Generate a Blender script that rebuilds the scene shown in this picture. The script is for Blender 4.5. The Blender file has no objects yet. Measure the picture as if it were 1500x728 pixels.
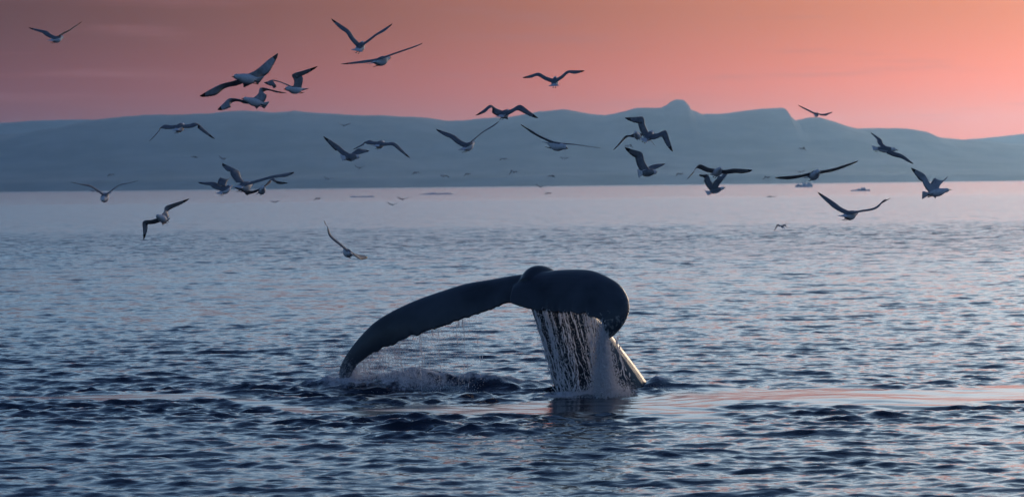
import bpy, math, random
import numpy as np
from mathutils import Vector, Matrix

random.seed(7); rng = np.random.default_rng(11)
scene = bpy.context.scene
col = scene.collection
R = math.radians

# ------------------------------------------------------------------ camera
W, H = 1500.0, 728.0            # the photograph's frame, used as measuring unit
LENS = 100.0
F = W * LENS / 36.0             # focal length in those pixels
CAM_H = 2.7
PITCH = math.atan((H / 2 - 271.5) / F)
ROLL = R(-0.62)
fwd = Vector((0, math.cos(PITCH), -math.sin(PITCH)))
up0 = Vector((0, math.sin(PITCH), math.cos(PITCH)))
rt0 = Vector((1, 0, 0))
rt = rt0 * math.cos(ROLL) + up0 * math.sin(ROLL)
up = up0 * math.cos(ROLL) - rt0 * math.sin(ROLL)
CAM = Vector((0, 0, CAM_H))
cam_data = bpy.data.cameras.new('camera')
cam = bpy.data.objects.new('camera', cam_data); col.objects.link(cam)
M4 = Matrix((rt, up, -fwd)).transposed().to_4x4(); M4.translation = CAM
cam.matrix_world = M4
cam_data.sensor_width = 36.0; cam_data.lens = LENS
cam_data.clip_start = 0.5; cam_data.clip_end = 60000
cam_data.dof.use_dof = True
cam_data.dof.focus_distance = 36.8
cam_data.dof.aperture_fstop = 4.0
scene.camera = cam

def at(px, py, Y):
    """point of the place seen at a photograph pixel, standing Y metres ahead"""
    d = fwd + rt * ((px - W / 2) / F) + up * ((H / 2 - py) / F)
    return CAM + d * (Y / d.y)

def on_water(px, py):
    d = fwd + rt * ((px - W / 2) / F) + up * ((H / 2 - py) / F)
    return CAM + d * (-CAM_H / d.z)

# ------------------------------------------------------------------ sky, sun, exposure
SUN_AZ, SUN_EL = R(24), R(4.0)
world = bpy.data.worlds.new('World'); scene.world = world
world.use_nodes = True
nt = world.node_tree; nt.nodes.clear()
def N(tree, typ, **kw):
    n = tree.nodes.new(typ)
    for k, v in kw.items(): setattr(n, k, v)
    return n
def math_node(tree, op, a=None, b=None, c=None, clamp=False):
    n = tree.nodes.new('ShaderNodeMath'); n.operation = op; n.use_clamp = clamp
    for i, v in enumerate((a, b, c)):
        if v is None: continue
        if isinstance(v, (int, float)): n.inputs[i].default_value = v
        else: tree.links.new(v, n.inputs[i])
    return n.outputs[0]
def ramp(tree, fac, stops, interp='EASE'):
    n = tree.nodes.new('ShaderNodeValToRGB'); n.color_ramp.interpolation = interp
    e = n.color_ramp.elements
    while len(e) > 1: e.remove(e[-1])
    e[0].position = stops[0][0]; e[0].color = (*stops[0][1], 1)
    for p, c in stops[1:]:
        x = e.new(p); x.color = (*c, 1)
    tree.links.new(fac, n.inputs[0])
    return n.outputs[0]
def mixc(tree, fac, a, b, mode='MIX'):
    n = tree.nodes.new('ShaderNodeMix'); n.data_type = 'RGBA'; n.blend_type = mode
    for s, v in ((n.inputs[0], fac), (n.inputs[6], a), (n.inputs[7], b)):
        if isinstance(v, (int, float)): s.default_value = v
        elif isinstance(v, tuple): s.default_value = (*v, 1)
        else: tree.links.new(v, s)
    return n.outputs[2]
tc = N(nt, 'ShaderNodeTexCoord')
nrm = N(nt, 'ShaderNodeVectorMath', operation='NORMALIZE'); nt.links.new(tc.outputs['Generated'], nrm.inputs[0])
sep = N(nt, 'ShaderNodeSeparateXYZ'); nt.links.new(nrm.outputs[0], sep.inputs[0])
zc = math_node(nt, 'MAXIMUM', sep.outputs['Z'], 0.0)
zs = math_node(nt, 'SQRT', zc)
def el(deg): return math.sqrt(math.sin(R(deg)))
az = math_node(nt, 'ARCTAN2', sep.outputs['X'], sep.outputs['Y'])
da = math_node(nt, 'SUBTRACT', az, SUN_AZ)
g = math_node(nt, 'DIVIDE', da, R(21.5))
g = math_node(nt, 'EXPONENT', math_node(nt, 'MULTIPLY', math_node(nt, 'MULTIPLY', g, g), -1.0))
away = ramp(nt, zs, [(0, (.07, .012, .010)), (el(1.8), (.055, .008, .005)), (el(3.6), (.010, .002, .002)), (el(4.1), (.022, .018, .03)), (el(4.7), (.075, .11, .17)),
                     (el(6), (.19, .31, .46)), (el(9), (.31, .55, .83)), (el(15), (.17, .35, .61)), (el(28), (.052, .13, .30)), (el(50), (.018, .046, .14)), (1, (.016, .037, .10))])
glow = ramp(nt, zs, [(0, (2.0, .36, .06)), (el(1.8), (1.85, .30, .05)), (el(3.8), (1.34, .31, .06)), (el(4.5), (1.50, 1.02, .90)), (el(6), (1.90, 1.80, 1.75)),
                     (el(9), (1.72, 1.95, 2.06)), (el(15), (.72, .97, 1.22)), (el(28), (.13, .24, .44)), (el(50), (.028, .062, .16)), (1, (.016, .037, .10))])
sky = mixc(nt, g, away, glow)
# faint streaks of thin cloud
mp = N(nt, 'ShaderNodeMapping'); mp.inputs['Scale'].default_value = (7, 7, 90)
nt.links.new(nrm.outputs[0], mp.inputs[0])
cn = N(nt, 'ShaderNodeTexNoise'); cn.inputs['Scale'].default_value = 1.6; cn.inputs['Detail'].default_value = 5
nt.links.new(mp.outputs[0], cn.inputs['Vector'])
cf = N(nt, 'ShaderNodeMapRange'); cf.interpolation_type = 'SMOOTHSTEP'
cf.inputs['From Min'].default_value = .52; cf.inputs['From Max'].default_value = .74; cf.inputs['To Max'].default_value = .30
nt.links.new(cn.outputs[0], cf.inputs[0])
sky = mixc(nt, cf.outputs[0], sky, (.36, .13, .12))
# physical twilight sky underneath, at dusk strength
ns = N(nt, 'ShaderNodeTexSky', sky_type='NISHITA'); ns.sun_disc = False
ns.sun_elevation = R(1.0); ns.sun_rotation = SUN_AZ
nsk = N(nt, 'ShaderNodeVectorMath', operation='SCALE'); nsk.inputs['Scale'].default_value = 0.004
nt.links.new(ns.outputs[0], nsk.inputs[0])
sky = mixc(nt, 1.0, sky, nsk.outputs[0], 'ADD')
bg = N(nt, 'ShaderNodeBackground'); bg.inputs['Strength'].default_value = 1.0
nt.links.new(sky, bg.inputs['Color'])
wo = N(nt, 'ShaderNodeOutputWorld'); nt.links.new(bg.outputs[0], wo.inputs['Surface'])

sl = bpy.data.lights.new('sun', 'SUN'); sl.energy = 1.6; sl.angle = R(22); sl.color = (1.0, .72, .47)
sun = bpy.data.objects.new('sun', sl); col.objects.link(sun)
sd = Vector((math.sin(SUN_AZ) * math.cos(SUN_EL), math.cos(SUN_AZ) * math.cos(SUN_EL), math.sin(SUN_EL)))
sun.rotation_euler = sd.to_track_quat('Z', 'Y').to_euler()

scene.view_settings.view_transform = 'Standard'
scene.view_settings.look = 'None'
scene.view_settings.exposure = 0.0
scene.view_settings.gamma = 1.0
scene.render.engine = 'CYCLES'
scene.cycles.use_denoising = True
scene.cycles.max_bounces = 6
scene.cycles.volume_bounces = 1
scene.cycles.transparent_max_bounces = 12
scene.cycles.sample_clamp_indirect = 4.0

# ------------------------------------------------------------------ helpers
def mat(name, base=(.5, .5, .5), rough=.5, **kw):
    m = bpy.data.materials.new(name); m.use_nodes = True
    b = m.node_tree.nodes['Principled BSDF']
    b.inputs['Base Color'].default_value = (*base, 1)
    b.inputs['Roughness'].default_value = rough
    for k, v in kw.items(): b.inputs[k].default_value = v
    return m
def noisy(m, c1, c2, scale, detail=4, lo=.35, hi=.65):
    t = m.node_tree; b = t.nodes['Principled BSDF']
    o = N(t, 'ShaderNodeTexCoord'); n = N(t, 'ShaderNodeTexNoise')
    n.inputs['Scale'].default_value = scale; n.inputs['Detail'].default_value = detail
    t.links.new(o.outputs['Object'], n.inputs['Vector'])
    r = ramp(t, n.outputs[0], [(lo, c1), (hi, c2)], 'LINEAR')
    t.links.new(r, b.inputs['Base Color'])
    return r
def mesh_obj(name, verts, faces, mats, parent=None, smooth=True, slots=None):
    me = bpy.data.meshes.new(name)
    verts = np.asarray(verts, dtype=np.float32)
    if isinstance(faces, np.ndarray):
        k = faces.shape[1]; nf = len(faces)
        me.vertices.add(len(verts)); me.vertices.foreach_set('co', verts.ravel())
        me.loops.add(nf * k); me.loops.foreach_set('vertex_index', faces.astype(np.int32).ravel())
        me.polygons.add(nf); me.polygons.foreach_set('loop_start', np.arange(0, nf * k, k, dtype=np.int32))
        me.update(calc_edges=True)
    else:
        me.from_pydata([tuple(map(float, v)) for v in verts], [], faces); me.update()
    for m in (mats if isinstance(mats, (list, tuple)) else [mats]): me.materials.append(m)
    if slots is not None: me.polygons.foreach_set('material_index', np.asarray(slots, dtype=np.int32))
    me.polygons.foreach_set('use_smooth', [smooth] * len(me.polygons))
    o = bpy.data.objects.new(name, me); col.objects.link(o)
    if parent is not None: o.parent = parent
    return o
def tag(o, label=None, cat=None, group=None, kind=None):
    if label: o['label'] = label
    if cat: o['category'] = cat
    if group: o['group'] = group
    if kind: o['kind'] = kind
    return o
def spline(pts, n):
    """Catmull-Rom through pts, n samples"""
    P = np.asarray(pts, float); m = len(P)
    Q = np.vstack([2 * P[0] - P[1], P, 2 * P[-1] - P[-2]])
    t = np.linspace(0, m - 1, n); i = np.minimum(t.astype(int), m - 2); f = (t - i)[:, None]
    p0, p1, p2, p3 = Q[i], Q[i + 1], Q[i + 2], Q[i + 3]
    return .5 * (2 * p1 + (p2 - p0) * f + (2 * p0 - 5 * p1 + 4 * p2 - p3) * f ** 2 + (3 * p1 - p0 - 3 * p2 + p3) * f ** 3)
def noise1(x, seed, octaves=4, f0=1.0):
    x = np.asarray(x, float); out = np.zeros_like(x); a = 1.0
    for o in range(octaves):
        r = np.random.default_rng(seed * 31 + o).uniform(-1, 1, 4096)
        t = x * f0 * 2 ** o + 700; i = np.floor(t).astype(int); f = t - i; f = f * f * (3 - 2 * f)
        out += a * (r[i % 4096] * (1 - f) + r[(i + 1) % 4096] * f); a *= .5
    return out
def noise2(x, y, seed, octaves=4, f0=1.0):
    out = np.zeros(np.broadcast(x, y).shape); a = 1.0
    for o in range(octaves):
        r = np.random.default_rng(seed * 57 + o).uniform(-1, 1, (256, 256))
        u = x * f0 * 2 ** o + 333.3; v = y * f0 * 2 ** o + 777.7
        i = np.floor(u).astype(int); j = np.floor(v).astype(int)
        f = u - i; g_ = v - j; f = f * f * (3 - 2 * f); g_ = g_ * g_ * (3 - 2 * g_)
        i0, i1, j0, j1 = i % 256, (i + 1) % 256, j % 256, (j + 1) % 256
        out += a * ((r[i0, j0] * (1 - f) + r[i1, j0] * f) * (1 - g_) + (r[i0, j1] * (1 - f) + r[i1, j1] * f) * g_); a *= .5
    return out
def sstep(a, b, x):
    t = np.clip((x - a) / (b - a), 0, 1); return t * t * (3 - 2 * t)

# ------------------------------------------------------------------ water
WY = 37.2     # how far ahead the tail stands
def wave_tile(L, n, lmin, lmax, rms, seed, wind=-1.75, power=3.4, spread=1.0, chop=1.0):
    k1 = 2 * np.pi * np.fft.fftfreq(n, L / n)
    kx, ky = np.meshgrid(k1, k1, indexing='ij'); k = np.hypot(kx, ky); k[0, 0] = 1e9
    lam = 2 * np.pi / k
    ang = np.arctan2(ky, kx) - wind
    A = k ** (-power / 2 - .5) * np.exp(-(lam / lmax) ** 4 * .7) * (1 - np.exp(-(lam / lmin) ** 4)) * (.12 + np.abs(np.cos(ang)) ** (2 * spread))
    A[0, 0] = 0
    r = np.random.default_rng(seed)
    S = A * (r.normal(size=k.shape) + 1j * r.normal(size=k.shape))
    h = np.fft.ifft2(S).real; s = rms / h.std()
    dx = np.fft.ifft2(1j * kx / k * S).real; dy = np.fft.ifft2(1j * ky / k * S).real
    return h * s, dx * s * chop, dy * s * chop, L, n
def sample(tile, x, y, rot):
    h, dx, dy, L, n = tile
    c, s = math.cos(rot), math.sin(rot)
    u = (x * c + y * s) / L * n; v = (-x * s + y * c) / L * n
    i = np.floor(u).astype(int); j = np.floor(v).astype(int); f = u - i; g_ = v - j
    i0, i1, j0, j1 = i % n, (i + 1) % n, j % n, (j + 1) % n
    def b(T): return (T[i0, j0] * (1 - f) + T[i1, j0] * f) * (1 - g_) + (T[i0, j1] * (1 - f) + T[i1, j1] * f) * g_
    hx, hy = b(dx), b(dy)
    return b(h), hx * c - hy * s, hx * s + hy * c

slick_px = [(-700, 592, 1.5), (-60, 585, 3), (60, 583, 5), (180, 582, 6), (300, 579, 4), (400, 590, 2), (460, 599, 5), (520, 602, 11), (640, 602, 12), (760, 597, 15), (900, 592, 20),
            (1000, 585, 19), (1090, 583, 15), (1150, 588, 9), (1230, 582, 15), (1320, 578, 9), (1400, 575, 8), (1500, 572, 8), (2200, 566, 5)]
_s = np.array([[on_water(a, b).x, on_water(a, b).y, (on_water(a, b - c).y - on_water(a, b + c).y) / 2] for a, b, c in slick_px])
def slick(x, y):
    wob = noise2(x * .5, y * .5, 5, 4)
    yc = np.interp(x, _s[:, 0], _s[:, 1]) + wob * .75
    hw = np.interp(x, _s[:, 0], _s[:, 2]) * (1 + .35 * noise2(x * .35, y * .2, 8, 2))
    return 1 - sstep(.6, 1.5, np.abs(y - yc) / hw + .35 * noise2(x * 1.3, y * .8, 12, 3))

def build_water():
    ang = np.concatenate([-np.linspace(R(82), R(14.2), 46), np.linspace(R(-14), R(14), 760), np.linspace(R(14.2), R(82), 46)])
    rows = [2.0, 6.0, 10.0, 13.0, 15.0]
    d = 16.0
    while d < 11000:
        rows.append(d)
        if d < 24: st = .09 - (d - 16) / 8 * .04
        elif d < 45: st = .05 + (d - 24) / 21 * .025
        elif d < 300: st = .075 * (d / 45) ** 1.75
        else: st = d * .03
        d += st
    rows = np.array(rows)
    T, D = np.meshgrid(np.tan(np.clip(ang, -R(82), R(82))), rows)
    # straight rows in front, so the sheet stays one even grid
    X = T * D; Y = D.copy()
    big = np.abs(X) > 8000; X = np.where(big, np.sign(X) * 8000, X)
    far = D > 45
    tA = wave_tile(47, 512, 1.1, 6.5, 1, 3, power=3.6, spread=2.0)
    tB = wave_tile(13.3, 1024, .10, .75, 1, 4, wind=-2.67, power=2.9, spread=.8)
    tC = wave_tile(29, 1024, .28, 1.6, 1, 9, wind=-1.2, power=3.2, spread=1.5)
    hA, ax, ay = sample(tA, X, Y, .3)
    hB, bx, by = sample(tB, X, Y, 1.1)
    hC, cx, cy = sample(tC, X, Y, -.5)
    gust = 1 + .35 * noise2(X * .05, Y * .035, 21, 3)
    sk = slick(X, Y)
    # churned, steep little waves round the slick
    yc = np.interp(X, _s[:, 0], _s[:, 1])
    churn = np.exp(-((Y - yc + 1.9) / 1.6) ** 2) + .8 * np.exp(-((Y - yc - 1.6) / 1.0) ** 2)
    fA = 1 - sstep(120, 420, D); fB = 1 - sstep(60, 150, D); fC = 1 - sstep(140, 340, D)
    wA = .0115 * gust * (1 - .35 * sk) * fA
    wB = .0065 * gust * (1 - .94 * sk) * fB * (1 + 1.1 * churn)
    wC = .0084 * gust * (1 - .80 * sk) * fC * (1 + .95 * churn)
    Z = hA * wA + hB * wB + hC * wC
    # lip of water pushed up by the tail
    lx = np.array([on_water(p, 572).x for p in (300, 380, 470, 530, 600, 650, 700, 730, 770, 830, 940, 965, 1000, 1060, 1120)])
    lh = np.array([0, .08, .13, .20, .24, .17, .23, .17, .10, .04, .05, .13, .10, .06, 0])
    crest = np.interp(X, lx, lh) * (1 + .22 * noise1(X, 17, 3, 1.5))
    ycr = 37.55 + .25 * noise1(X, 18, 3, .5) + .1 * np.abs(X - .5)
    q = (Y - ycr)
    lipz = crest * np.exp(-np.where(q < 0, (q / .42) ** 2, (q / .55) ** 2)) * (1 + .22 * noise2(X * 3.5, Y * 2.5, 44, 4))
    Z += lipz
    # smooth upwelling domes in the slick
    for px_, py_, hh_, sx_, sy_ in ((1235, 585, .035, 1.2, 1.0), (940, 594, .02, 1.5, 1.0), (600, 604, .03, 1.1, .9)):
        c_ = on_water(px_, py_); Z += hh_ * np.exp(-((X - c_.x) / sx_) ** 2 - ((Y - c_.y - .25 * (X - c_.x)) / sy_) ** 2)
    for px_, yy, a_ in ((862, WY - .95, .020), (512, WY + .5, .014), (620, WY + .3, .010)):
        c_ = at(px_, 575, yy); r_ = np.hypot(X - c_.x, (Y - yy) * 1.0)
        Z += a_ * np.cos(2 * np.pi * (r_ + .06 * noise2(X * 2, Y * 2, 71, 3)) / .34) * np.exp(-r_ / .8)
    foam = np.clip(lipz * 5.5, 0, 1.0) * sstep(-.6, .1, q)
    for px_, yy, sx_, sy_, a_ in ((850, WY - .95, .55, .32, 1.15), (885, WY - 1.0, .35, .28, .9), (512, WY + .5, .4, .35, 1.0), (600, WY + .3, .8, .4, .8), (930, WY - .1, .3, .2, .5)):
        foam = np.maximum(foam, a_ * np.exp(-((X - at(px_, 575, yy).x) / sx_) ** 2 - ((Y - yy) / sy_) ** 2))
    fade = 1 - sstep(60, 130, D)
    ch = -1.0
    X2 = X - (ax * wA + bx * wB + cx * wC) * ch * fade
    Y2 = Y - (ay * wA + by * wB + cy * wC) * ch * fade
    Y2[:6] = Y[:6]
    Y2[0] = -60.0; X2[0] = np.linspace(-8000, 8000, X.shape[1]); Z[0] = 0
    V = np.stack([X2, Y2, Z], -1).reshape(-1, 3)
    nr, nc = X.shape
    idx = np.arange(nr * nc).reshape(nr, nc)
    Fc = np.stack([idx[:-1, :-1], idx[:-1, 1:], idx[1:, 1:], idx[1:, :-1]], -1).reshape(-1, 4)
    o = mesh_obj('sea_water', V, Fc, water_mat)
    at_ = o.data.attributes.new('calm', 'FLOAT', 'POINT'); at_.data.foreach_set('value', sk.ravel().astype(np.float32))
    at_ = o.data.attributes.new('foam', 'FLOAT', 'POINT'); at_.data.foreach_set('value', foam.ravel().astype(np.float32))
    tag(o, kind='structure')
    return o

water_mat = bpy.data.materials.new('sea_water'); water_mat.use_nodes = True
t = water_mat.node_tree; b = t.nodes['Principled BSDF']
b.inputs['Base Color'].default_value = (.008, .022, .040, 1); b.inputs['IOR'].default_value = 1.333
geo = N(t, 'ShaderNodeNewGeometry'); sp = N(t, 'ShaderNodeSeparateXYZ'); t.links.new(geo.outputs['Position'], sp.inputs[0])
calm = N(t, 'ShaderNodeAttribute', attribute_name='calm')
rough_sea = math_node(t, 'SUBTRACT', 1.0, math_node(t, 'MULTIPLY', calm.outputs['Fac'], .93))
def wave_noise(scale, sx, sy, detail):
    m_ = N(t, 'ShaderNodeMapping'); m_.inputs['Scale'].default_value = (sx, sy, 1); t.links.new(geo.outputs['Position'], m_.inputs[0])
    n_ = N(t, 'ShaderNodeTexNoise'); n_.inputs['Scale'].default_value = scale; n_.inputs['Detail'].default_value = detail
    t.links.new(m_.outputs[0], n_.inputs['Vector'])
    v_ = N(t, 'ShaderNodeVectorMath', operation='SUBTRACT'); t.links.new(n_.outputs['Color'], v_.inputs[0]); v_.inputs[1].default_value = (.5, .5, .5)
    return v_.outputs[0]
# wind zones over the bay: ruffled to about 160 m, calmer beyond
zone = N(t, 'ShaderNodeTexNoise'); zone.inputs['Scale'].default_value = 1.0; zone.inputs['Detail'].default_value = 3
zm = N(t, 'ShaderNodeMapping'); zm.inputs['Scale'].default_value = (.006, .012, 1); t.links.new(geo.outputs['Position'], zm.inputs[0]); t.links.new(zm.outputs[0], zone.inputs['Vector'])
wy = math_node(t, 'MULTIPLY', sp.outputs['Y'], math_node(t, 'MULTIPLY_ADD', zone.outputs[0], .7, .65))
def fcurve(x, pts):
    n_ = t.nodes.new('ShaderNodeFloatCurve'); cv = n_.mapping.curves[0]
    n_.mapping.use_clip = False
    while len(cv.points) > 2: cv.points.remove(cv.points[1])
    cv.points[0].location = pts[0]; cv.points[-1].location = pts[-1]
    for p in pts[1:-1]: cv.points.new(*p)
    for p in cv.points: p.handle_type = 'VECTOR'
    n_.mapping.update(); t.links.new(x, n_.inputs['Value']); return n_.outputs[0]
lg = math_node(t, 'DIVIDE', math_node(t, 'LOGARITHM', math_node(t, 'MAXIMUM', wy, 10.0), 10.0), 4.0)   # log10(metres)/4
def L4(m_): return math.log10(m_) / 4
k_big = fcurve(lg, [(L4(10), 0.0), (L4(45), 0.0), (L4(110), .70), (L4(158), 1.1), (L4(185), .52), (L4(420), .52), (L4(560), .42), (L4(660), .38), (L4(10000), .32)])
k_mid = fcurve(lg, [(L4(10), .06), (L4(45), .12), (L4(110), .50), (L4(158), .70), (L4(185), .30), (L4(420), .30), (L4(560), .24), (L4(660), .20), (L4(10000), .15)])
n_big = wave_noise(1.0, .7, 1.0, 2)
n_mid = wave_noise(4.5, .75, 1.0, 3)
s1 = N(t, 'ShaderNodeVectorMath', operation='SCALE'); t.links.new(n_big, s1.inputs[0]); t.links.new(math_node(t, 'MULTIPLY', k_big, rough_sea), s1.inputs['Scale'])
s2 = N(t, 'ShaderNodeVectorMath', operation='SCALE'); t.links.new(n_mid, s2.inputs[0]); t.links.new(math_node(t, 'MULTIPLY', k_mid, rough_sea), s2.inputs['Scale'])
sm = N(t, 'ShaderNodeVectorMath', operation='ADD'); t.links.new(s1.outputs[0], sm.inputs[0]); t.links.new(s2.outputs[0], sm.inputs[1])
fl = N(t, 'ShaderNodeVectorMath', operation='MULTIPLY'); t.links.new(sm.outputs[0], fl.inputs[0]); fl.inputs[1].default_value = (1, 1, 0)
fx = N(t, 'ShaderNodeSeparateXYZ'); t.links.new(fl.outputs[0], fx.inputs[0])
lean = N(t, 'ShaderNodeMapRange'); lean.inputs['From Min'].default_value = L4(45); lean.inputs['From Max'].default_value = L4(110); t.links.new(lg, lean.inputs[0])
ya = math_node(t, 'MULTIPLY', math_node(t, 'ABSOLUTE', fx.outputs['Y']), -1.15)
ym = N(t, 'ShaderNodeMix'); t.links.new(lean.outputs[0], ym.inputs[0]); t.links.new(fx.outputs['Y'], ym.inputs[2]); t.links.new(ya, ym.inputs[3])
fc_ = N(t, 'ShaderNodeCombineXYZ'); t.links.new(fx.outputs['X'], fc_.inputs[0]); t.links.new(ym.outputs[0], fc_.inputs[1])
an = N(t, 'ShaderNodeVectorMath', operation='ADD'); t.links.new(geo.outputs['Normal'], an.inputs[0]); t.links.new(fc_.outputs[0], an.inputs[1])
nn = N(t, 'ShaderNodeVectorMath', operation='NORMALIZE'); t.links.new(an.outputs[0], nn.inputs[0])
# fine wind ripples
rn = N(t, 'ShaderNodeTexNoise'); rn.inputs['Scale'].default_value = 7.0; rn.inputs['Detail'].default_value = 2; rn.inputs['Roughness'].default_value = .5
rm = N(t, 'ShaderNodeMapping'); rm.inputs['Scale'].default_value = (.8, 1.1, 1); t.links.new(geo.outputs['Position'], rm.inputs[0]); t.links.new(rm.outputs[0], rn.inputs['Vector'])
bp = N(t, 'ShaderNodeBump'); bp.inputs['Distance'].default_value = .03
t.links.new(rn.outputs[0], bp.inputs['Height']); t.links.new(nn.outputs[0], bp.inputs['Normal'])
t.links.new(math_node(t, 'MULTIPLY', rough_sea, .38), bp.inputs['Strength'])
t.links.new(bp.outputs[0], b.inputs['Normal'])
ro = fcurve(lg, [(L4(10), .085), (L4(60), .09), (L4(160), .14), (L4(500), .14), (L4(700), .06), (L4(10000), .05)])
ro = math_node(t, 'MULTIPLY_ADD', calm.outputs['Fac'], .04, ro)
t.links.new(ro, b.inputs['Roughness'])
fo = N(t, 'ShaderNodeAttribute', attribute_name='foam')
fn = N(t, 'ShaderNodeTexNoise'); fn.inputs['Scale'].default_value = 9; fn.inputs['Detail'].default_value = 6; fn.inputs['Roughness'].default_value = .65
fm = N(t, 'ShaderNodeMapping'); fm.inputs['Scale'].default_value = (1, .55, .6); t.links.new(geo.outputs['Position'], fm.inputs[0]); t.links.new(fm.outputs[0], fn.inputs['Vector'])
fs = N(t, 'ShaderNodeMapRange'); fs.interpolation_type = 'SMOOTHSTEP'; fs.inputs['From Min'].default_value = .58; fs.inputs['From Max'].default_value = .88
t.links.new(math_node(t, 'MULTIPLY_ADD', fo.outputs['Fac'], .42, math_node(t, 'MULTIPLY', fn.outputs[0], .9)), fs.inputs[0])
t.links.new(mixc(t, fs.outputs[0], (.008, .022, .040), (.62, .64, .68)), b.inputs['Base Color'])
t.links.new(math_node(t, 'MULTIPLY_ADD', fs.outputs[0], .6, ro), b.inputs['Roughness'])
sea = build_water()

# ------------------------------------------------------------------ hills
hill_mat = mat('hill_rock', rough=.95)
noisy(hill_mat, (.045, .05, .05), (.12, .125, .13), .006, 9, .38, .62)
def ridge_line(name, pts, shore, top, back, seed, rough_h=1.0):
    p = np.array([[at(a, b_, top).x, at(a, b_, top).z] for a, b_ in pts])
    xs = np.linspace(p[0, 0], p[-1, 0], 1800)
    zr = np.maximum(np.interp(xs, p[:, 0], p[:, 1]), 25) + noise1(xs, seed, 6, 1 / 130.0) * 3.0 * rough_h
    vs = np.concatenate([np.linspace(0, 1, 34), 1 + np.linspace(.04, 1, 10)])
    X, Vv = np.meshgrid(xs, vs)
    ys = np.where(Vv <= 1, shore + (top - shore) * Vv, top + (back - top) * (Vv - 1))
    wig = noise1(xs, seed + 3, 4, 1 / 900.0) * 240
    ys = ys + wig[None] * (1 - np.clip(Vv, 0, 1))
    prof = np.where(Vv <= 1, .12 * sstep(0, .12, Vv) + .43 * sstep(.1, .8, Vv) + .45 * sstep(.55, 1.0, Vv), 1 - .9 * sstep(1.0, 2, Vv))
    prof[0] = 0
    gul = noise2(X / 420.0, ys / 700.0, seed + 9, 5)
    m_ = np.clip(Vv, 0, 1) * (1 - np.clip(Vv, 0, 1)) * 4
    ker = np.hanning(281); ker /= ker.sum()
    zsm = np.convolve(np.pad(zr, 140, mode='edge'), ker, mode='valid')
    wr = sstep(.55, .97, Vv)
    Z = (zr[None] * wr + zsm[None] * (1 - wr)) * prof * (1 + .13 * gul * np.where(Vv < 1, m_, 0)) - .8 * (Vv == 0)
    nr, nc = X.shape
    idx = np.arange(nr * nc).reshape(nr, nc)
    Fc = np.stack([idx[:-1, :-1], idx[:-1, 1:], idx[1:, 1:], idx[1:, :-1]], -1).reshape(-1, 4)
    o = mesh_obj(name, np.stack([X, ys, Z], -1).reshape(-1, 3), Fc, hill_mat)
    tag(o, kind='structure'); return o
ridge_line('mountain_ridge', [(-1600, 205), (-1200, 178), (-900, 190), (-500, 172), (-200, 196), (-60, 200), (30, 194), (90, 186), (135, 176), (165, 172), (235, 167), (270, 167), (330, 164),
    (360, 164), (400, 166), (432, 162), (445, 164), (480, 166), (520, 168), (570, 170), (605, 172), (640, 176), (660, 178), (682, 177), (712, 173), (745, 170), (790, 163),
    (825, 161), (845, 165), (862, 170), (885, 172), (905, 168), (930, 161), (966, 160.5), (976, 156), (980, 152), (988, 148.5), (999, 149), (1005, 155), (1008, 162), (1018, 166), (1025, 170), (1055, 168),
    (1100, 163.5), (1145, 160.5), (1151, 170), (1160, 178), (1180, 174.5), (1198, 174), (1216, 179), (1232, 184), (1256, 188), (1330, 190), (1358, 194), (1374, 201),
    (1398, 204), (1430, 207), (1470, 210), (1540, 215), (1700, 210), (1900, 224), (2400, 205), (3100, 220)], 6900, 8600, 10200, 3)
ridge_line('far_mountain', [(-1500, 190), (-900, 185), (-300, 174), (0, 180), (60, 177), (130, 175), (240, 190), (500, 200), (900, 206), (1200, 210), (1380, 207), (1440, 202.5), (1500, 197),
    (1620, 186), (1800, 192), (2300, 200), (3000, 190)], 10100, 10900, 11600, 8, .8)

# ------------------------------------------------------------------ whale tail
whale_mat = mat('wet_whale_skin', (.012, .016, .021), .26, **{'IOR': 1.38, 'Specular IOR Level': .42, 'Coat Weight': .06, 'Coat Roughness': .25})
t = whale_mat.node_tree; b = t.nodes['Principled BSDF']
oc = N(t, 'ShaderNodeTexCoord')
n1 = N(t, 'ShaderNodeTexNoise'); n1.inputs['Scale'].default_value = 2.2; n1.inputs['Detail'].default_value = 6; t.links.new(oc.outputs['Object'], n1.inputs['Vector'])
c1 = ramp(t, n1.outputs[0], [(.3, (.020, .030, .042)), (.7, (.058, .075, .098))], 'LINEAR')
n2 = N(t, 'ShaderNodeTexNoise'); n2.inputs['Scale'].default_value = 16; n2.inputs['Detail'].default_value = 5; n2.inputs['Distortion'].default_value = .8; t.links.new(oc.outputs['Object'], n2.inputs['Vector'])
sc_ = N(t, 'ShaderNodeAttribute', attribute_name='scar')
thr = math_node(t, 'MULTIPLY_ADD', sc_.outputs['Fac'], .19, n2.outputs[0])
scf = ramp(t, thr, [(.70, (0, 0, 0)), (.76, (1, 1, 1))], 'LINEAR')
c2 = mixc(t, scf, c1, (.20, .21, .22))
t.links.new(c2, b.inputs['Base Color'])
n3 = N(t, 'ShaderNodeTexNoise'); n3.inputs['Scale'].default_value = 55; n3.inputs['Detail'].default_value = 3; t.links.new(oc.outputs['Object'], n3.inputs['Vector'])
bb = N(t, 'ShaderNodeBump'); bb.inputs['Strength'].default_value = .3; bb.inputs['Distance'].default_value = .01; t.links.new(n3.outputs[0], bb.inputs['Height']); t.links.new(bb.outputs[0], b.inputs['Normal'])
r3 = N(t, 'ShaderNodeMapRange'); r3.inputs['To Min'].default_value = .30; r3.inputs['To Max'].default_value = .52; t.links.new(n1.outputs[0], r3.inputs[0]); t.links.new(r3.outputs[0], b.inputs['Roughness'])

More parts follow.
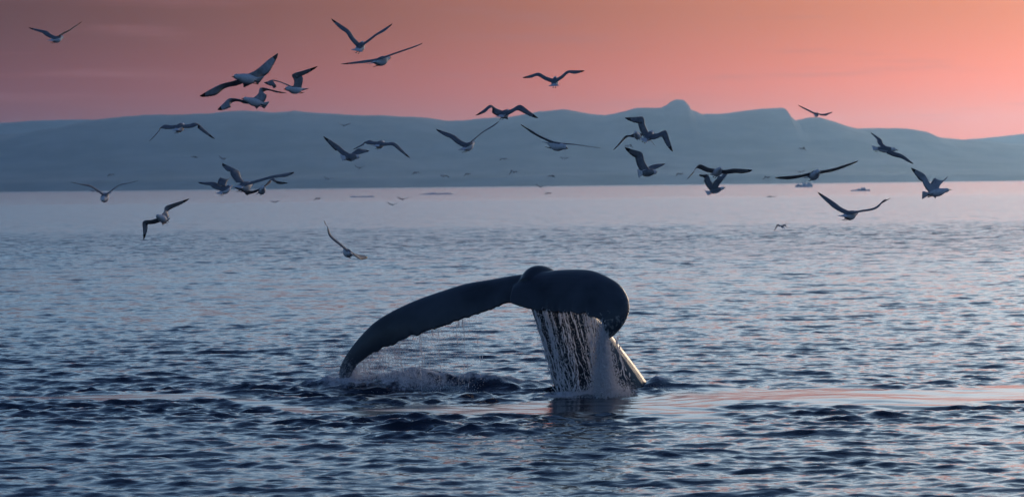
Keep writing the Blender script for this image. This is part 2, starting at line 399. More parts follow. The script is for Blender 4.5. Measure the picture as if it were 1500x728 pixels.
# stations of each fluke: leading edge pixel, trailing edge pixel, their depths, thickness
LEFT = [((792, 404), (768, 446), -.05, -.50, .26), ((756, 409), (745, 443), .00, -.46, .24), ((720, 413), (720, 452), .08, -.38, .21), ((684, 418), (684, 464), .16, -.28, .19),
        ((649, 428), (650, 477), .25, -.16, .17), ((613, 440), (620, 487), .33, -.04, .15), ((577, 456), (591, 497), .41, .10, .13), ((549, 473), (568, 507), .48, .24, .11),
        ((527, 495), (546, 518), .54, .36, .095), ((509, 518), (527, 530), .58, .46, .08), ((499, 537), (515, 545), .60, .54, .07), ((497, 549), (512, 556), .61, .58, .055), ((500, 561), (508, 562), .62, .60, .04)]
RIGHT = [((757, 418), (746, 443), -.26, -.62, .10), ((790, 403), (766, 450), -.24, -.74, .17), ((817, 400), (790, 455), -.26, -.84, .25), ((845, 398), (815, 457), -.40, -.98, .24),
         ((868, 399), (840, 458), -.55, -1.12, .22), ((887, 406), (860, 461), -.70, -1.22, .20), ((907, 418), (873, 465), -.84, -1.28, .18), ((918, 434), (880, 471), -.95, -1.30, .16),
         ((921, 449), (884, 480), -1.02, -1.30, .13), ((917, 464), (885, 487), -1.06, -1.28, .10), ((907, 478), (885, 493), -1.10, -1.24, .08), ((893, 492), (884, 498), -1.14, -1.2, .045)]
te_left, te_right = [], []
def fluke(stations, seed, keep):
    LE = spline([at(*s[0], WY + s[2]) for s in stations], 90); TE = spline([at(*s[1], WY + s[3]) for s in stations], 90)
    TH = spline([[s[4]] for s in stations], 90)[:, 0]
    u = np.linspace(0, 1, 90)
    ch = TE - LE
    L = np.linalg.norm(ch, axis=1, keepdims=True)
    # scalloped trailing edge
    ser = noise1(u * 60, seed, 3, 1.0) * .029 + noise1(u * 14, seed + 1, 2, 1.0) * .008
    ser *= sstep(.06, .2, u)
    jag = ch / np.maximum(L, .05) * ser[:, None]
    tan = np.gradient(.5 * (LE + TE), axis=0); tan /= np.linalg.norm(tan, axis=1, keepdims=True)
    nrm_ = np.cross(tan, ch); nrm_ /= np.linalg.norm(nrm_, axis=1, keepdims=True)
    nrm_ *= np.sign(nrm_[:, 2:3].mean())
    c = 0.5 * (1 - np.cos(np.linspace(0, np.pi, 15)))
    prof = 2.6 * np.sqrt(c) * (1 - c) ** .9 * .42 + .0
    verts = []
    for j, cc in enumerate(c):
        cam_ = .10 * 4 * cc * (1 - cc) * L[:, 0] * .5
        verts.append(LE + ch * cc + jag * cc ** 6 + nrm_ * (cam_ + prof[j] * TH + .012)[:, None])
    for j in range(len(c) - 1, -1, -1):
        cc = c[j]; cam_ = .10 * 4 * cc * (1 - cc) * L[:, 0] * .5
        verts.append(LE + ch * cc + jag * cc ** 6 + nrm_ * (cam_ - prof[j] * TH - .012)[:, None])
    V = np.stack(verts, 1)                    # 90 x 30 x 3
    keep.extend((TE + jag).tolist())
    return V
def ring_mesh(V):
    n, m = V.shape[:2]; f = []
    for i in range(n - 1):
        for j in range(m):
            k = (j + 1) % m
            f.append((i * m + j, i * m + k, (i + 1) * m + k, (i + 1) * m + j))
    f.append(tuple(range(m - 1, -1, -1))); f.append(tuple(range((n - 1) * m, n * m)))
    return V.reshape(-1, 3), f
VL = fluke(LEFT, 70, te_left); VR = fluke(RIGHT, 80, te_right)
PED = [((935, 690), 92, .75, .62), ((905, 630), 78, .58, .60), ((880, 575), 66, .42, .56), ((859, 532), 56, .30, .50), ((840, 494), 47, .20, .44), ((820, 458), 39, .10, .36),
       ((803, 431), 31, .02, .28), ((797, 414), 24, -.06, .21), ((784, 409), 19, -.20, .17), ((772, 421), 15, -.42, .12)]
cp = spline([at(*s[0], WY + s[2]) for s in PED], 70); ra = spline([[s[1] / (F / WY)] for s in PED], 70)[:, 0]; rb = spline([[s[3]] for s in PED], 70)[:, 0]
tg = np.gradient(cp, axis=0); tg /= np.linalg.norm(tg, axis=1, keepdims=True)
Yax = np.array([0, 1.0, 0])
VP = []
for i in range(70):
    side = np.cross(tg[i], Yax)
    if np.linalg.norm(side) < .2: side = np.array([1.0, 0, 0])
    side /= np.linalg.norm(side)
    if i and side @ prev_side < 0: side = -side
    prev_side = side
    oth = np.cross(side, tg[i])
    VP.append([cp[i] + side * ra[i] * math.cos(a) + oth * rb[i] * math.sin(a) for a in np.linspace(0, 2 * np.pi, 28, endpoint=False)])
VP = np.array(VP)
vv, ff, off = [], [], 0
for V in (VL, VR, VP):
    a_, f_ = ring_mesh(V); vv.append(a_); ff += [tuple(i + off for i in q) for q in f_]; off += len(a_)
raw = mesh_obj('humpback_whale', np.vstack(vv), ff, whale_mat)
import bmesh
bm = bmesh.new(); bm.from_mesh(raw.data); bmesh.ops.recalc_face_normals(bm, faces=bm.faces); bm.to_mesh(raw.data); bm.free()
rmod = raw.modifiers.new('remesh', 'REMESH'); rmod.mode = 'VOXEL'; rmod.voxel_size = .0145; rmod.use_smooth_shade = True
smod = raw.modifiers.new('smooth', 'SMOOTH'); smod.factor = .5; smod.iterations = 6
bpy.context.view_layer.update()
dg = bpy.context.evaluated_depsgraph_get()
me = bpy.data.meshes.new_from_object(raw.evaluated_get(dg))
me.name = 'humpback_whale'
raw.modifiers.clear(); raw.data = me
me.materials.clear(); me.materials.append(whale_mat)
me.polygons.foreach_set('use_smooth', [True] * len(me.polygons))
co = np.empty(len(me.vertices) * 3, dtype=np.float32); me.vertices.foreach_get('co', co); co = co.reshape(-1, 3)
tipL = np.array(at(505, 552, WY + .6)); tipR = np.array(at(900, 480, WY - 1.1)); tipR2 = np.array(at(915, 450, WY - .95))
sc = np.maximum.reduce([1 - np.linalg.norm(co - q, axis=1) / r_ for q, r_ in ((tipL, .42), (tipR, .42), (tipR2, .3))])
me.attributes.new('scar', 'FLOAT', 'POINT').data.foreach_set('value', np.clip(sc * 1.6, -1, 1).astype(np.float32))
whale = tag(raw, 'dark wet humpback whale tail with drooping flukes rising out of the sea', 'whale')

# ------------------------------------------------------------------ falling water
spray_mat = mat('white_falling_water', (.88, .88, .92), .4)
t = spray_mat.node_tree; pb = t.nodes['Principled BSDF']
tl = N(t, 'ShaderNodeBsdfTranslucent'); tl.inputs['Color'].default_value = (.96, .96, .98, 1)
mx = N(t, 'ShaderNodeMixShader'); mx.inputs[0].default_value = .62
t.links.new(pb.outputs[0], mx.inputs[1]); t.links.new(tl.outputs[0], mx.inputs[2])
t.links.new(mx.outputs[0], t.nodes['Material Output'].inputs['Surface'])
sn = N(t, 'ShaderNodeTexNoise'); sn.inputs['Scale'].default_value = 20
t.links.new(ramp(t, sn.outputs[0], [(.3, (.78, .79, .84)), (.7, (.92, .92, .95))], 'LINEAR'), pb.inputs['Base Color'])
DV = np.array([[1, 0, 0], [-1, 0, 0], [0, 1, 0], [0, -1, 0], [0, 0, 1], [0, 0, -1]], float)
DF = np.array([[0, 2, 4], [2, 1, 4], [1, 3, 4], [3, 0, 4], [2, 0, 5], [1, 2, 5], [3, 1, 5], [0, 3, 5]])
def drops(P, rad, stretch=1.0):
    P = np.asarray(P); n = len(P)
    rad = np.broadcast_to(rad, n); st = np.broadcast_to(stretch, n)
    S = np.stack([rad, rad, rad * st], -1)
    V = (P[:, None] + DV[None] * S[:, None]).reshape(-1, 3)
    Fc = (DF[None] + (np.arange(n) * 6)[:, None, None]).reshape(-1, 3)
    return V, Fc
def merge(parts):
    V, Fc, o = [], [], 0
    for v, f in parts: V.append(v); Fc.append(f + o); o += len(v)
    return np.vstack(V), np.vstack(Fc)
def strand(P, rad):
    """thin wavering rope of water along P"""
    n = len(P); a = np.linspace(0, 2 * np.pi, 4, endpoint=False)
    ring = np.stack([np.cos(a), np.sin(a), np.zeros(4)], -1)
    V = (P[:, None] + ring[None] * rad[:, None, None]).reshape(-1, 3)
    idx = np.arange(n * 4).reshape(n, 4); nx = np.roll(idx, -1, 1)
    q = np.stack([idx[:-1], nx[:-1], nx[1:], idx[1:]], -1).reshape(-1, 4)
    return V, np.vstack([q[:, [0, 1, 2]], q[:, [0, 2, 3]]])
def te_curve(te):
    return np.array(te)
TR = te_curve(te_right); TL = te_curve(te_left)
parts = []
def rope(p0, z1, drift, w, seed, broken, dens=1.0):
    n = max(8, int((p0[2] - z1) / .022)); f = np.linspace(0, 1, n)
    x = p0[0] + drift[0] * f + noise1(f * 12, seed, 4) * .015 * (.35 + f) + noise1(f * 2, seed + 5, 1) * .03 * f
    y = p0[1] + drift[1] * f + noise1(f * 8, seed + 1, 3) * .018
    z = p0[2] + (z1 - p0[2]) * f
    r_ = w * (1 + 1.0 * noise1(f * 22, seed + 2, 3)); r_ = np.clip(r_, .0012, None)
    gap = noise1(f * 11, seed + 3, 3) > (1.15 - broken * (.5 + f))
    P = np.stack([x, y, z], -1); out = []
    i = 0
    while i < n:
        if gap[i]: i += 1; continue
        j = i
        while j < n and not gap[j]: j += 1
        if j - i >= 3:
            rr = r_[i:j].copy(); rr[0] *= .3; rr[-1] *= .3
            out.append(strand(P[i:j], rr))
        i = j
    return out, P
# thick curtain off the near fluke
allP = []
cl_u = rng.uniform(.14, .69, 15)
for k in range(50):
    u = float(np.clip(rng.choice(cl_u) + rng.normal(0, .012), .13, .7)) if k % 3 else rng.uniform(.14, .69); p0 = np.array([np.interp(u * 89, range(90), TR[:, i]) for i in range(3)]) + rng.normal(0, .012, 3)
    fx = (u - .14) / .55
    dr = (.30 - .22 * fx + rng.normal(0, .05), rng.normal(.12, .10))
    out, P = rope(p0, -.02, dr, rng.uniform(.003, .0082), 300 + k * 7, rng.uniform(.1, .5)); parts += out; allP.append(P)
Pj = np.vstack(allP)
pick = Pj[rng.integers(0, len(Pj), 5000)] + rng.normal(0, 1, (5000, 3)) * [.028, .04, .02]
parts.append(drops(pick, rng.uniform(.0016, .0052, len(pick)), rng.uniform(1, 3, len(pick))))
V, Fc = merge(parts)
o = mesh_obj('falling_water', V, Fc, spray_mat); tag(o, 'white water ropes streaming off the near whale fluke', 'water', kind='stuff')
# misty column falling from the fluke tip
parts = []; n = 13000
cu = rng.uniform(.60, .99, 26)
u = np.where(rng.uniform(size=n) < .6, cu[rng.integers(0, 26, n)] + rng.normal(0, .006, n), rng.uniform(.58, .99, n)); f = rng.uniform(0, 1, n) ** .8
p0 = np.stack([np.interp(u * 89, range(90), TR[:, i]) for i in range(3)], -1)
sway = rng.normal(0, 1, (n, 2)) * (.022 + .075 * f)[:, None]
sway[:, 0] += noise1(u * 40, 91, 2) * .06 * f
P = np.stack([p0[:, 0] + .02 * f + sway[:, 0], p0[:, 1] + .1 * f + sway[:, 1] * 2, p0[:, 2] * (1 - f)], -1)
parts.append(drops(P, rng.uniform(.0022, .0062, n), rng.uniform(1, 3.5, n)))
for k in range(46):
    u_ = rng.uniform(.66, 1.0); q = np.array([np.interp(u_ * 89, range(90), TR[:, i]) for i in range(3)]) + rng.normal(0, .02, 3)
    out, P = rope(q, -.02, (rng.normal(.04, .07), rng.normal(.1, .1)), rng.uniform(.003, .007), 900 + k * 7, rng.uniform(.3, .8)); parts += out
for k in range(7):
    q = np.array(at(rng.uniform(896, 908), rng.uniform(478, 500), WY - 1.05))
    out, P = rope(q, -.02, (rng.uniform(.05, .28), rng.normal(.05, .08)), rng.uniform(.003, .006), 1500 + k * 7, .7); parts += out
V, Fc = merge(parts)
o = mesh_obj('falling_spray', V, Fc, spray_mat); tag(o, 'dense white spray pouring from the curled fluke tip', 'water', kind='stuff')
# thin drips along the far fluke
parts = []
for k in range(70):
    u = min(.97, .12 + .86 * rng.uniform(0, 1) ** .75); q = np.array([np.interp(u * 89, range(90), TL[:, i]) for i in range(3)])
    out, P = rope(q, -.02, (rng.normal(.05, .05), rng.normal(0, .08)), rng.uniform(.0018, .0036), 2500 + k * 7, rng.uniform(.9, 1.25)); parts += out
n = 16000
u = .22 + .77 * rng.uniform(0, 1, n) ** .7; f = rng.uniform(0, 1, n) ** 1.1
p0 = np.stack([np.interp(u * 89, range(90), TL[:, i]) for i in range(3)], -1)
P = np.stack([p0[:, 0] + rng.normal(.04, .06, n) * (f + .1), p0[:, 1] + rng.normal(0, .08, n), p0[:, 2] * (1 - f)], -1)
parts.append(drops(P, rng.uniform(.0014, .0046, n), rng.uniform(1, 2.5, n)))
n = 500
u = rng.uniform(.05, .2, n); f = rng.uniform(0, .9, n)
p0 = np.stack([np.interp(u * 89, range(90), TR[:, i]) for i in range(3)], -1)
P = np.stack([p0[:, 0] + rng.normal(.04, .08, n), p0[:, 1] + rng.normal(0, .08, n), p0[:, 2] * (1 - f)], -1)
parts.append(drops(P, rng.uniform(.0012, .003, n), rng.uniform(1, 2.5, n)))
V, Fc = merge(parts)
o = mesh_obj('dripping_water', V, Fc, spray_mat); tag(o, 'fine drips falling from the long outstretched whale fluke', 'water', kind='stuff')
# splashes where the water lands
parts = []
def splash(px0, px1, Y, n, height, rad):
    xs = rng.uniform(px0, px1, n); q = np.array([at(p, 575, Y) for p in xs]); q[:, 2] = 0
    clump = np.clip(.5 + .8 * noise1(q[:, 0], 61, 4, 1.6), .05, 1.4)
    h = rng.exponential(1, n) * height * clump + .12 * clump * (Y > WY)
    P = np.stack([q[:, 0] + rng.normal(0, .05, n), Y + rng.normal(0, .22, n), np.clip(h, 0, .6) + .02], -1)
    parts.append(drops(P, rng.uniform(rad * .4, rad, n), rng.uniform(.8, 1.6, n)))
splash(484, 548, WY + .55, 4200, .12, .0042)
splash(540, 735, WY + .42, 6500, .10, .0034)
splash(690, 790, WY + .3, 900, .05, .0024)
splash(795, 925, WY - .95, 8000, .06, .0050)
splash(900, 1010, WY - .1, 900, .05, .0030)
V, Fc = merge(parts)
o = mesh_obj('splash_drops', V, Fc, spray_mat); tag(o, 'low splash of white drops along the water under the flukes', 'splash', kind='stuff')

# ------------------------------------------------------------------ ice floes far out
ice_mat = mat('blue_grey_ice', (.42, .48, .56), .6)
noisy(ice_mat, (.50, .55, .62), (.70, .74, .78), .35, 5)
def floe(px0, px1, py, hpx, label, seed):
    a = on_water(px0, py); b_ = on_water(px1, py); Y = (a.y + b_.y) / 2
    w = b_.x - a.x; hgt = hpx * Y / F; n = 40
    xs = np.linspace(a.x, b_.x, n); V = []; Fc = []
    prof = np.clip(.8 + .28 * noise1(np.linspace(0, 1, n) * 6, seed, 4), .35, 1.2) * np.sin(np.linspace(.12, np.pi - .12, n)) ** .35
    m = 9
    for i in range(n):
        for j in range(m):
            v = j / (m - 1) * 2 - 1
            dep = w * .22 * math.sin(.15 + (math.pi - .3) * i / (n - 1))
            z = hgt * prof[i] * (1 - abs(v) ** 4) * (1 + .15 * math.sin(i * 1.7 + j * 2.1)) - .25
            V.append((xs[i], Y + v * dep, z))
    for i in range(n - 1):
        for j in range(m - 1):
            Fc.append((i * m + j, (i + 1) * m + j, (i + 1) * m + j + 1, i * m + j + 1))
    o = mesh_obj('ice_floe', V, Fc, ice_mat, smooth=False)
    tag(o, label, 'ice floe', 'ice floes on the far water'); return o
floe(1146, 1212, 274.5, 7.5, 'largest blue grey ice floe on the far water, below a gliding gull', 1)
floe(1237, 1284, 280, 6, 'long pale ice floe on the far water beside the largest floe', 2)
floe(618, 664, 285, 3, 'thin flat ice floe on the pink strip of far water', 4)
floe(515, 549, 289, 3.5, 'small dark low ice floe lying alone on the far water', 5)

# ------------------------------------------------------------------ gulls
g_white = mat('gull_white', (.62, .65, .69), .7); noisy(g_white, (.54, .57, .62), (.70, .72, .75), 30)
g_grey = mat('gull_grey', (.14, .16, .19), .7); noisy(g_grey, (.12, .135, .165), (.18, .20, .225), 24)
g_under = mat('gull_underwing', (.24, .26, .30), .7); noisy(g_under, (.28, .30, .34), (.40, .42, .46), 24)
g_black = mat('gull_black', (.012, .012, .014), .6); noisy(g_black, (.010, .010, .012), (.02, .02, .022), 40)
g_beak = mat('gull_beak', (.16, .13, .06), .5); noisy(g_beak, (.12, .10, .05), (.2, .16, .07), 60)
BODY = [(.190, .007, .007, -.004), (.183, .017, .016, -.002), (.168, .027, .027, .002), (.148, .031, .031, .004), (.122, .031, .031, .002), (.09, .042, .043, -.004), (.04, .055, .055, -.010),
        (-.02, .056, .054, -.012), (-.07, .046, .042, -.008), (-.11, .034, .028, -.002), (-.14, .030, .016, .002), (-.165, .040, .008, .003), (-.195, .054, .0055, .003), (-.222, .064, .004, .003), (-.226, .058, .002, .003)]
WING = .50
def gull(head, tail, Lt, Lw, Rw, Rt, label, away=1, sL=0, sR=0, detail=True, tw=.25, group='gulls flying over the sea', D=None, spread=1.0, chord=1.0):
    """pixels of head, tail, wrists and wing tips; depth follows from the bird's own size"""
    hp, tp = Vector(head), Vector(tail); c = hp * .52 + tp * .48
    lw, lt, rw, rt_ = Vector(Lw), Vector(Lt), Vector(Rw), Vector(Rt)
    lenL = (lw - c).length + (lt - lw).length; lenR = (rw - c).length + (rt_ - rw).length
    if D is None: D = .97 * (WING + .04) * F / max(lenL, lenR)
    s = D / F
    C = at(c.x, c.y, D)
    def off(p, dy): return Vector(at(p.x, p.y, D)) - C + Vector((0, dy, 0))
    v = off(hp, 0) - off(tp, 0)
    blen = .415
    if v.length > blen * .97: v *= blen * .97 / v.length
    h = Vector((v.x, away * math.sqrt(max(blen ** 2 - v.length_squared, .0004)), v.z)).normalized()
    def wing(pw, pt, sg):
        a = off(pw, 0); b_ = off(pt, 0) - a
        l1, l2 = .225 + .02, .30
        d1 = math.sqrt(max(l1 ** 2 - a.length_squared, 0)); d2 = math.sqrt(max(l2 ** 2 - b_.length_squared, 0))
        a = a + Vector((0, sg * d1, 0)); return a, a + b_ + Vector((0, sg * d2, 0))
    aL, bL = wing(lw, lt, sL); aR, bR = wing(rw, rt_, sR)
    rgt = (aR - aL); rgt -= h * rgt.dot(h)
    if rgt.length < .05: rgt = h.cross(Vector((0, 0, 1)))
    rgt.normalize(); upv = rgt.cross(h)
    if upv.z < 0: upv = -upv
    verts, faces, slots = [], [], []
    m = 12
    for i, (a, rx, rz, dz) in enumerate(BODY):
        sp_ = spread if a < -.15 else 1
        for j in range(m):
            th = 2 * math.pi * j / m
            p = h * a + rgt * (math.cos(th) * rx * sp_) + upv * (math.sin(th) * rz + dz); verts.append(p)
    for i in range(len(BODY) - 1):
        for j in range(m):
            k = (j + 1) % m
            faces.append((i * m + j, i * m + k, (i + 1) * m + k, (i + 1) * m + j))
            top = math.sin(2 * math.pi * (j + .5) / m) > .35
            slots.append(1 if (top and 5 <= i <= 9) else 0)
    faces.append(tuple(range(m))); slots.append(0)
    faces.append(tuple(range((len(BODY) - 1) * m, len(BODY) * m))[::-1]); slots.append(0)
    for a, b_, rs in ((aL, bL, -1), (aR, bR, 1)):
        sgn = 1 if a.dot(rgt) > 0 else -1
        root = h * .045 + upv * .022 + rgt * (sgn * .012)
        elbow = root.lerp(a, .5) - h * .012
        wrist = a + h * .035
        mid = wrist.lerp(b_, .5) + h * .012
        n = 44
        P = spline([root, elbow, wrist, mid, b_], n); T = np.gradient(P, axis=0); T /= np.linalg.norm(T, axis=1, keepdims=True)
        u = np.linspace(0, 1, n)
        hh = np.array(h); uu = np.array(upv)
        cl = np.interp(u, [0, .2, .45, .6, .8, .93, 1], [.150, .140, .125, .112, .075, .038, .010]) * chord
        cl *= 1 + (.03 + .13 * sstep(.55, .8, u)) * (((u * 15) % 1) - .5)
        th_ = np.interp(u, [0, .25, .5, 1], [.020, .014, .009, .003])
        base = len(verts)
        prevn = None
        for i in range(n):
            tt = T[i]; cd = -(hh - tt * (hh @ tt))
            if np.linalg.norm(cd) < .15: cd = cd + .3 * (-uu)
            # outer wing: feathers sweep back towards the tip
            cd /= np.linalg.norm(cd)
            cd = cd + tt * .35 * sstep(.45, 1, u[i]); cd -= uu * tw * (.4 + .6 * u[i]); cd /= np.linalg.norm(cd)
            nn_ = np.cross(tt, cd); nn_ /= np.linalg.norm(nn_)
            if prevn is None and nn_ @ uu < 0: nn_ = -nn_
            if prevn is not None and nn_ @ prevn < 0: nn_ = -nn_
            prevn = nn_
            for cc, ww in ((0, 0), (.12, .75), (.35, 1), (.68, .6), (1, .08), (.68, -.15), (.35, -.5), (.12, -.6)):
                verts.append(Vector(P[i] + cd * cl[i] * cc + nn_ * (th_[i] * ww * .6 + .06 * cl[i] * 4 * cc * (1 - cc) * .6)))
        for i in range(n - 1):
            for j in range(8):
                k = (j + 1) % 8
                faces.append((base + i * 8 + j, base + i * 8 + k, base + (i + 1) * 8 + k, base + (i + 1) * 8 + j))
                slots.append(3 if u[i] > .86 else (1 if j < 4 else 2))
        faces.append(tuple(base + (n - 1) * 8 + j for j in range(8))); slots.append(3)
        faces.append(tuple(base + j for j in range(7, -1, -1))); slots.append(1)
    o = mesh_obj('gull', verts, faces, [g_white, g_grey, g_under, g_black], slots=slots)
    bm = bmesh.new(); bm.from_mesh(o.data); bmesh.ops.recalc_face_normals(bm, faces=bm.faces); bm.to_mesh(o.data); bm.free()
    o.location = C
    tag(o, label, 'gull', group)
    if detail:
        # beak
        V = []; Fc = []
        for a, r_, dz in ((.184, .0095, -.004), (.205, .0075, -.005), (.222, .005, -.008), (.232, .0012, -.013)):
            for j in range(6):
                th = 2 * math.pi * j / 6; V.append(h * a + rgt * (math.cos(th) * r_ * .75) + upv * (math.sin(th) * r_ + dz))
        for i in range(3):
            for j in range(6): Fc.append((i * 6 + j, i * 6 + (j + 1) % 6, (i + 1) * 6 + (j + 1) % 6, (i + 1) * 6 + j))
        Fc.append(tuple(range(18, 24)))
        mesh_obj('beak', V, Fc, g_beak, o)
        for sx in (-1, 1):
            e = h * .168 + rgt * (sx * .0265) + upv * .008
            V = [e + Vector(d_) * .0045 for d_ in DV]
            mesh_obj('eye', V, [tuple(q) for q in DF], g_black, o)
            # foot trailing under the tail
            b0 = h * -.075 + rgt * (sx * .018) - upv * .040; b1 = h * -.125 + rgt * (sx * .016) - upv * .050; b2 = h * -.165 + rgt * (sx * .018) - upv * .046
            V = []; Fc = []
            for p, rx, rz in ((b0, .006, .006), (b1, .004, .004), (b2, .013, .0025)):
                for j in range(5):
                    th = 2 * math.pi * j / 5; V.append(p + rgt * (math.cos(th) * rx) + upv * (math.sin(th) * rz))
            for i in range(2):
                for j in range(5): Fc.append((i * 5 + j, i * 5 + (j + 1) % 5, (i + 1) * 5 + (j + 1) % 5, (i + 1) * 5 + j))
            Fc.append(tuple(range(10, 15))); Fc.append((4, 3, 2, 1, 0))
            mesh_obj('foot', V, Fc, g_black, o)
    return o

# head, tail, left tip, left wrist, right wrist, right tip
gull((90, 54), (76, 61), (40, 40), (66, 46), (98, 46), (116, 31), 'lone dark gull high in the dim mauve sky, far apart from the flock', 1, 1, 1)
gull((344, 113), (380, 117), (295, 141), (327, 124), (384, 97), (403, 76), 'gull banking steeply with one wing up and one down, above two gulls', -1, -1, 1, tw=.1)
gull((419, 131), (446, 131), (389, 122), (404, 118), (432, 110), (466, 98), 'gull with cocked near wing, in the sky just above the ridge', -1, -1, -1, tw=.6)
gull((357, 145), (389, 154), (321, 161), (340, 145), (384, 129), (418, 136), 'gull with bent wings skimming the ridge line, lowest of three close together', -1, -1, 1, tw=.4)
gull((531, 62), (524, 76), (485, 27), (511, 46), (549, 51), (573, 34), 'dark gull with wings raised in a high V, topmost in the sky', 1, 1, 1, spread=1.3)
gull((570, 84), (545, 94), (498, 93), (535, 88), (587, 75), (618, 63), 'gull on nearly level wings just below the gull with the high V', 1, 1, 1)
gull((814, 113), (811, 127), (766, 113), (789, 108), (831, 105), (856, 103), 'gull with arched wings alone in the pink sky above the ridge', 1, 1, 1, spread=1.4)
gull((745, 162), (732, 172), (697, 170), (717, 155), (761, 155), (788, 173), 'gull with both wings bowed down, crossing the ridge skyline', 1, -1, -1, tw=.75)
gull((694, 209), (677, 220), (639, 189), (664, 199), (707, 194), (730, 178), 'gull in a wide shallow V before the blue ridge', 1, 1, 1)
gull((830, 217), (799, 209), (763, 183), (786, 197), (843, 212), (880, 217), 'gull turned with its head low and long wings spread before the ridge', -1, -1, 1, tw=.12, chord=.8)
gull((266, 182), (259, 192), (216, 206), (238, 184), (286, 181), (313, 203), 'gull with drooped wings and dark tips, single before the hazy blue slope', 1, 1, 1, tw=.3)
gull((153, 294), (154, 283), (108, 267), (133, 273), (175, 271), (204, 265), 'gull with spread V wings crossing the pink strip of far water, head towards us', -1, -1, -1)
gull((232, 316), (243, 324), (208, 351), (211, 325), (242, 303), (275, 291), 'gull in a twisted bank low over the far water, one wing hanging straight down', -1, 1, 1, tw=.5)
gull((338, 272), (322, 284), (288, 267), (312, 268), (331, 264), (336, 258), 'gull with one wing level and one folded up, in a tight overlapping knot', 1, 1, 1, D=44)
gull((366, 270), (350, 275), (321, 239), (346, 251), (397, 258), (428, 252), 'gull with high arched wings in the middle of a tight overlapping knot', 1, 1, 1, tw=.4)
gull((388, 275), (378, 283), (347, 274), (368, 280), (397, 265), (423, 268), 'gull with low level wings and dangling feet in a tight overlapping knot', -1, -1, -1, D=43)
gull((526, 230), (501, 231), (475, 200), (495, 214), (524, 226), (539, 221), 'gull gliding sideways with one long wing raised, close behind a gull with drooped wings', 1, -1, 1)
gull((561, 208), (551, 215), (516, 218), (539, 206), (578, 210), (601, 231), 'gull with drooped wings just beside a sideways gliding gull', 1, 1, -1, tw=.35)
gull((1199, 166), (1193, 170), (1170, 154), (1184, 161), (1208, 167), (1221, 164), 'small distant gull on straight wings touching the ridge at its notch', 1, 1, 1)
gull((1318, 220), (1274, 217), (1281, 194), (1290, 204), (1318, 226), (1338, 240), 'gull with a stout body tilted sideways before the end of the ridge', 1, 1, -.25, tw=.2, chord=.62)
gull((1197, 252), (1187, 260), (1133, 260), (1163, 258), (1222, 247), (1255, 236), 'gull on long tilted wings above the largest ice floe', -1, -1, -1)
gull((1392, 278), (1351, 286), (1332, 246), (1352, 257), (1383, 265), (1395, 259), 'pale gull in side view with beak showing and both wings lifted', 1, -1, 1, tw=.8)
gull((1258, 312), (1231, 317), (1204, 282), (1226, 299), (1279, 305), (1307, 291), 'white bellied gull low over the bright far water, wings in a wide V', 1, 1, 1, tw=.2)
gull((957, 193), (942, 207), (915, 173), (941, 173), (974, 193), (985, 222), 'gull with both wings strongly bent, in front of another gull before the ridge', 1, -1, -1, tw=.9)
gull((930, 195), (937, 202), (899, 220), (917, 200), (948, 198), (962, 214), 'thin winged gull half hidden behind a gull with strongly bent wings', -1, 1, 1, tw=.1, D=46)
gull((963, 252), (934, 254), (915, 216), (938, 224), (962, 247), (977, 240), 'gull in side view with one wing thrown straight up and feet down', 1, -1, 1, tw=.8)
gull((1054, 247), (1047, 257), (1006, 262), (1024, 242), (1074, 248), (1099, 249), 'gull with flattened arched wings, upper one of an overlapping pair', -1, -1, -1, tw=.4)
gull((1062, 275), (1035, 283), (1023, 256), (1035, 257), (1059, 262), (1069, 249), 'gull rising with both wings up, lower one of an overlapping pair', 1, -1, 1, tw=.6)
gull((503, 367), (518, 373), (474, 324), (487, 346), (521, 373), (535, 377), 'dark gull low over the waves left of the whale, one wing stretched up', 1, 1, 1, tw=.5)
gull((1144, 330), (1148, 334), (1134, 338), (1140, 329), (1148, 329), (1156, 334), 'small gull with a hooked arch of wings, over the calm far water', 1, 1, 1, detail=False)
FAR_LABEL = 'tiny far gull, a dark fleck low over the distant water'
FAR_RIDGE = 'tiny far gull, a blurred dark fleck against the blue ridge'
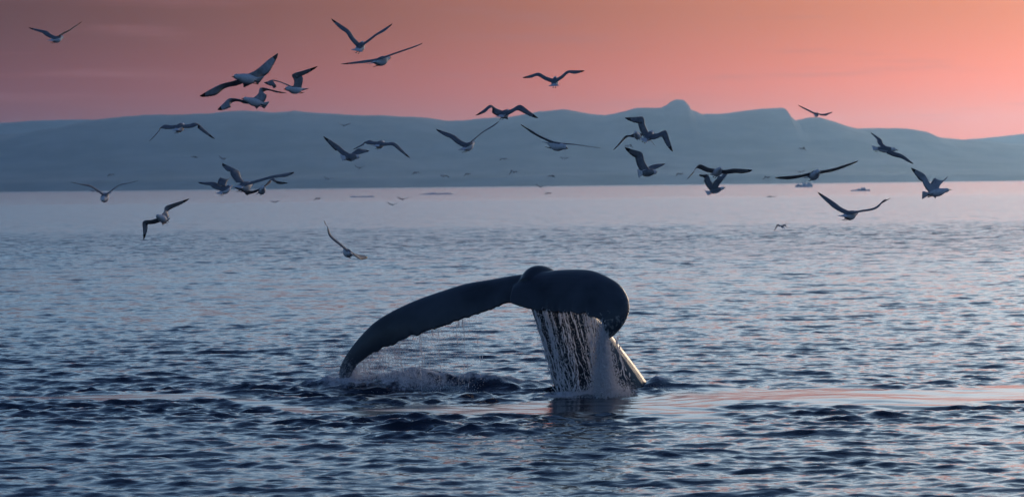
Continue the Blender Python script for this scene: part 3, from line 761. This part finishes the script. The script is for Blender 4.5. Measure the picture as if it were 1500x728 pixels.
for i, (x, y, wpx, dip) in enumerate([(504, 184, 9, -5), (650, 258, 8, 3), (753, 252, 7, 4), (807, 258, 6, 3), (739, 233, 7, 2), (793, 274, 7, -4), (804, 283, 6, 2), (590, 292, 8, -4), (402, 296, 7, -3),
        (113, 327, 8, -2), (1130, 288, 7, 1), (527, 246, 7, -4), (610, 253, 6, 3), (1175, 218, 6, 4), (1125, 260, 7, 3), (575, 300, 7, -4), (466, 291, 6, 3), (328, 233, 7, -5), (1172, 252, 7, -3), (136, 280, 7, 3),
        (196, 345, 8, 1), (920, 214, 7, 4), (1220, 330, 7, 3), (283, 230, 6, 2), (163, 256, 6, 3), (481, 262, 6, -3), (686, 255, 6, 3), (827, 232, 6, -2), (997, 255, 7, 3)]):
    sx = 1 if i % 2 else -1
    gull((x + 2 * sx, y - .6), (x - 2 * sx, y + .6), (x - wpx * 1.1, y + dip), (x - wpx * .5, y - abs(dip) * .35), (x + wpx * .5, y - abs(dip) * .35), (x + wpx * 1.1, y + dip * .7),
         FAR_LABEL if y > 272 else FAR_RIDGE, 1, 1, 1, detail=False, group='tiny far gulls over the bay' if y > 272 else 'tiny far gulls before the ridge', tw=.5)

# ------------------------------------------------------------------ haze in the air over the bay
hz = bpy.data.materials.new('haze'); hz.use_nodes = True
t = hz.node_tree; t.nodes.clear()
pv = N(t, 'ShaderNodeVolumePrincipled'); pv.inputs['Color'].default_value = (.36, .65, 1.0, 1); pv.inputs['Density'].default_value = 5.5e-5; pv.inputs['Anisotropy'].default_value = .75
ho = N(t, 'ShaderNodeOutputMaterial'); t.links.new(pv.outputs[0], ho.inputs['Volume'])
x0, x1, y0, y1, z0, z1 = -8600, 8600, -400, 12200, -4, 275
V = [(x, y, z) for x in (x0, x1) for y in (y0, y1) for z in (z0, z1)]
o = mesh_obj('haze', V, [(0, 1, 3, 2), (4, 6, 7, 5), (0, 4, 5, 1), (2, 3, 7, 6), (0, 2, 6, 4), (1, 5, 7, 3)], hz, smooth=False)
tag(o, kind='stuff')
